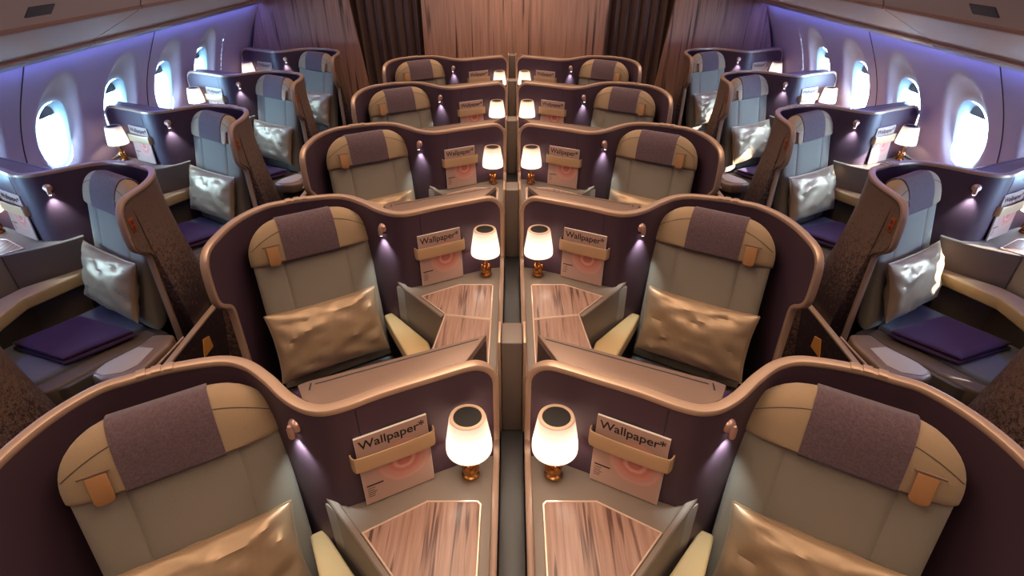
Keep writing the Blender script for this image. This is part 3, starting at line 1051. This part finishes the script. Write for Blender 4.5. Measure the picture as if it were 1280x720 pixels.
    part('armrest_box', e, [M['taupe_dark']], r, ar)
    e = MB(); e.sweep([V((-1.176, 0.28, 0.548)), V((-1.198, 0.62, 0.548))], [V((1, 0, 0))] * 2, 0.010, 0.012)
    part('armrest_rail', e, [M['bronze']], r, ar)
    # --- pillow
    r = root('satin_pillow', (-0.76, 0.80, 0.56))
    pO = O + UPB * 0.228 + NB_ * 0.088 - LAT * 0.022
    pU = (UPB * 1.0 + FWD * -0.10).normalized()
    pN = LAT.cross(pU); pN = -pN if pN.y > 0 else pN
    ww, hh, TT = 0.235, 0.150, 0.062
    def pp(u, v):
        c = pO + LAT * (u * ww * (1 - 0.06 * (1 - v * v)) + 0.0) + pU * (v * hh * (1 - 0.07 * (1 - u * u)))
        n1 = noise.noise(V((u * 2.2 + 3 * mirror, v * 2.0, 1.7)))
        return c + pN * 0.006 * n1
    def pt(u, v):
        b = TT * max(0.0, (1 - u * u) * (1 - v * v)) ** 0.42
        a = math.atan2(v, u); rr = math.hypot(u, v)
        wr = 0.014 * noise.noise(V((u * 2.6, v * 3.4 + 5, mirror * 2.0))) + 0.010 * noise.noise(V((u * 4 + v * 3, v * 6 - u * 2, 9.0 + mirror))) + 0.006 * noise.noise(V((a * 3.0, rr * 1.5, 9.0 + mirror)))
        return max(0.0015, b + wr * min(1.0, 6 * (1 - u * u) * (1 - v * v)))
    e = MB(); e.lens(pp, pN, pt, pt, dense(30), dense(22))
    pb = part('pillow_body', e, [M['satin']], r)
    e = MB()
    loop = [pp(u, 1) for u in dense(16)] + [pp(1, v) for v in dense(12)[::-1]][1:] + [pp(u, -1) for u in dense(16)[::-1]][1:] + [pp(-1, v) for v in dense(12)][1:]
    e.sweep(loop, [pN] * len(loop), 0.006, 0.006)
    part('pillow_piping', e, [M['satin']], r)
    # --- folded blanket
    r = root('folded_blanket', (-0.66, 0.62, 0.515))
    A_, B_, C_, D_ = V((-0.40, 0.565, 0)), V((-0.735, 0.44, 0)), V((-0.94, 0.665, 0)), V((-0.58, 0.80, 0))
    def quad(u, v):
        a, b = (u + 1) / 2, (v + 1) / 2
        return A_.lerp(B_, a).lerp(D_.lerp(C_, a), b)
    for zz, kk, nm in ((0.529, 1.0, 'lower_fold'), (0.553, 0.97, 'upper_fold')):
        e = MB()
        e.lens(lambda u, v: V((-0.66, 0.62, zz)) + (quad(u, v) - V((-0.66, 0.62, 0))) * kk + V((0, 0, 0.004 * noise.noise(V((u * 1.6, v * 1.6, zz * 40))))), V((0, 0, 1)),
               lambda u, v: 0.012 * edge(u, 16, 0.4) * edge(v, 16, 0.4), lambda u, v: 0.012 * edge(u, 16, 0.4) * edge(v, 16, 0.4), dense(18), dense(18))
        part(nm, e, [M['purple']], r)
    # --- table lamp
    r = root('table_lamp', (-0.118, 1.075, 0.89))
    b = V((-0.118, 1.075, 0.8905))
    e = MB()
    e.lathe([(0.0, 0.0), (0.022, 0.0), (0.026, 0.004), (0.024, 0.010), (0.010, 0.018), (0.006, 0.04), (0.005, 0.115), (0.0, 0.115)], b, 20)
    for k in range(5):
        t = 2 * PI * k / 5 + 0.3
        c = b + V((0.013 * math.cos(t), 0.013 * math.sin(t), 0.032))
        e.lathe([(0.0, -0.024), (0.008, -0.020), (0.0135, -0.004), (0.012, 0.010), (0.005, 0.024), (0.0, 0.030)], c, 10, 0, (0.35 * math.cos(t + 1.2), 0.35 * math.sin(t + 1.2), 1))
    part('lamp_base', e, [M['copper']], r)
    e = MB()
    e.lathe([(0.0635, 0.113), (0.0640, 0.119), (0.0630, 0.138), (0.0500, 0.224), (0.0470, 0.2300)], b, 40, 0, None, False)
    sh = part('lamp_shade', e, [M['shade']], r)
    e = MB()
    e.lathe([(0.0375, 0.2290), (0.0385, 0.2325), (0.0430, 0.2335), (0.0475, 0.2315), (0.0485, 0.2290)], b, 40, 0, None, False)
    part('shade_rim', e, [M['shade_rim']], r, sh)
    e = MB()
    e.lathe([(0.0, 0.2270), (0.0375, 0.2275), (0.0383, 0.2305), (0.0, 0.2285)], b, 28)
    part('shade_opening', e, [M['shade_hole']], r, sh)
    bl = bpy.data.lights.new('lamp_bulb', 'POINT')
    bl.energy = 0.6; bl.color = (1.0, 0.86, 0.70); bl.shadow_soft_size = 0.014
    bo = link('lamp_bulb', bl, r); bo.location = (0, 0, 0.146)
    return P

# ------------------------------------------------------------------ labels and placement
ROWS = ['nearest row', 'second row', 'third row', 'fourth row', 'farthest row']
TEXT = {
    'privacy_shell': ('curved aubergine seat shell with bronze rim', 'seat shell', 'privacy shells'),
    'side_console': ('taupe side console with veneer table leaves', 'side console', 'side consoles'),
    'airline_seat': ('taupe fabric reclining seat with aubergine headrest band', 'airline seat', 'airline seats'),
    'satin_pillow': ('gold satin pillow leaning on the seat back', 'pillow', 'satin pillows'),
    'folded_blanket': ('folded purple blanket lying on the cushion', 'blanket', 'folded blankets'),
    'table_lamp': ('glowing white shaded copper table lamp on console', 'lamp', 'console lamps'),
    'magazine': ('pink magazine held behind a bronze strap', 'magazine', 'strapped magazines'),
}
def label(name, kind, side, row):
    t, c, g = TEXT[name]
    if name == 'airline_seat' and kind == 'window':
        t = 'reclining fabric seat in cool bluish window light'
    if kind == 'centre':
        where = '%s, %s of centre divider' % (ROWS[row], side)
    else:
        where = ('%s windows, %s' % (side, ['cropped at picture edge', 'first full seat', 'second seat back', 'third seat back', 'last seat by rear wall'][row]))
    return t + ', ' + where, c, ('centre ' if kind == 'centre' else 'window side ') + g

def place(kind, side, mirror, OX, OY0, want):
    P = build_module(mirror, kind == 'window')
    O, L_, N_ = P.pop('_mag')
    for name in list(P):
        proto = P[name]
        px, py, pz_ = proto.location
        first = True
        for row in range(5):
            if row not in want[name]:
                continue
            o = proto if first else copy_tree(proto)
            first = False
            o.location = (px + OX, py + OY0 + 1.12 * row, pz_)
            tag(o, *label(name, kind, side, row))
    # magazines (never mirrored: the title stays readable)
    base = V((O.x, O.y, 0.8935)) + N_ * 0.020
    ang = math.atan2(L_.y, L_.x) * mirror
    for row in want['magazine']:
        m = copy_tree(MAG)
        m.location = (base.x * mirror + OX, base.y + OY0 + 1.12 * row, base.z)
        m.rotation_euler = (-0.055, 0, ang)
        tag(m, *label('magazine', kind, side, row))

ALL = [0, 1, 2, 3, 4]
wc = {k: ALL for k in TEXT}
wc = dict(wc, satin_pillow=[0, 1, 2], folded_blanket=[1])
ww_ = {k: [1, 2, 3, 4] for k in TEXT}
ww_ = dict(ww_, privacy_shell=ALL, folded_blanket=[1, 2, 3])
WX, WYO = 2.795, 0.436
place('centre', 'left', 1, 0.0, 0.0, wc)
place('centre', 'right', -1, 0.0, 0.0, wc)
place('window', 'left', -1, -WX, WYO, ww_)
place('window', 'right', 1, WX, WYO, ww_)
for ch in list(MAG.children):
    bpy.data.objects.remove(ch)
bpy.data.objects.remove(MAG)
for o in list(bpy.data.objects):
    for k in ('bx', 'by', 'bz'):
        if k in o:
            del o[k]

# centre divider: low dark channel with a taupe post behind every pair of shells
r = link('centre_divider', None, None, (0, 2.5, 0))
tag(r, 'long low divider of dark channel and taupe posts between the centre seat pairs', 'divider')
b = MB(); b.box(-0.034, 0.034, -0.9, 6.2, 0.02, 0.885, 0, 0.003)
link('channel', b.mesh('channel', [M['gap_dark']], base=r.location), r)
for k in range(-1, 5):
    y = 1.25 + 1.12 * k
    b = MB(); b.box(-0.031, 0.031, y, y + 0.10, 0.885, 1.232, 0, 0.006, 3)
    po = link('post', b.mesh('post', [M['post']], base=r.location), r)
    b = MB()
    for x in (-0.036, 0.036):
        b.box(x - 0.004, x + 0.004, y - 0.004, y + 0.10, 0.885, 1.236, 0, 0.0015)
    link('post_edge', b.mesh('post_edge', [M['bronze']], base=r.location), po)
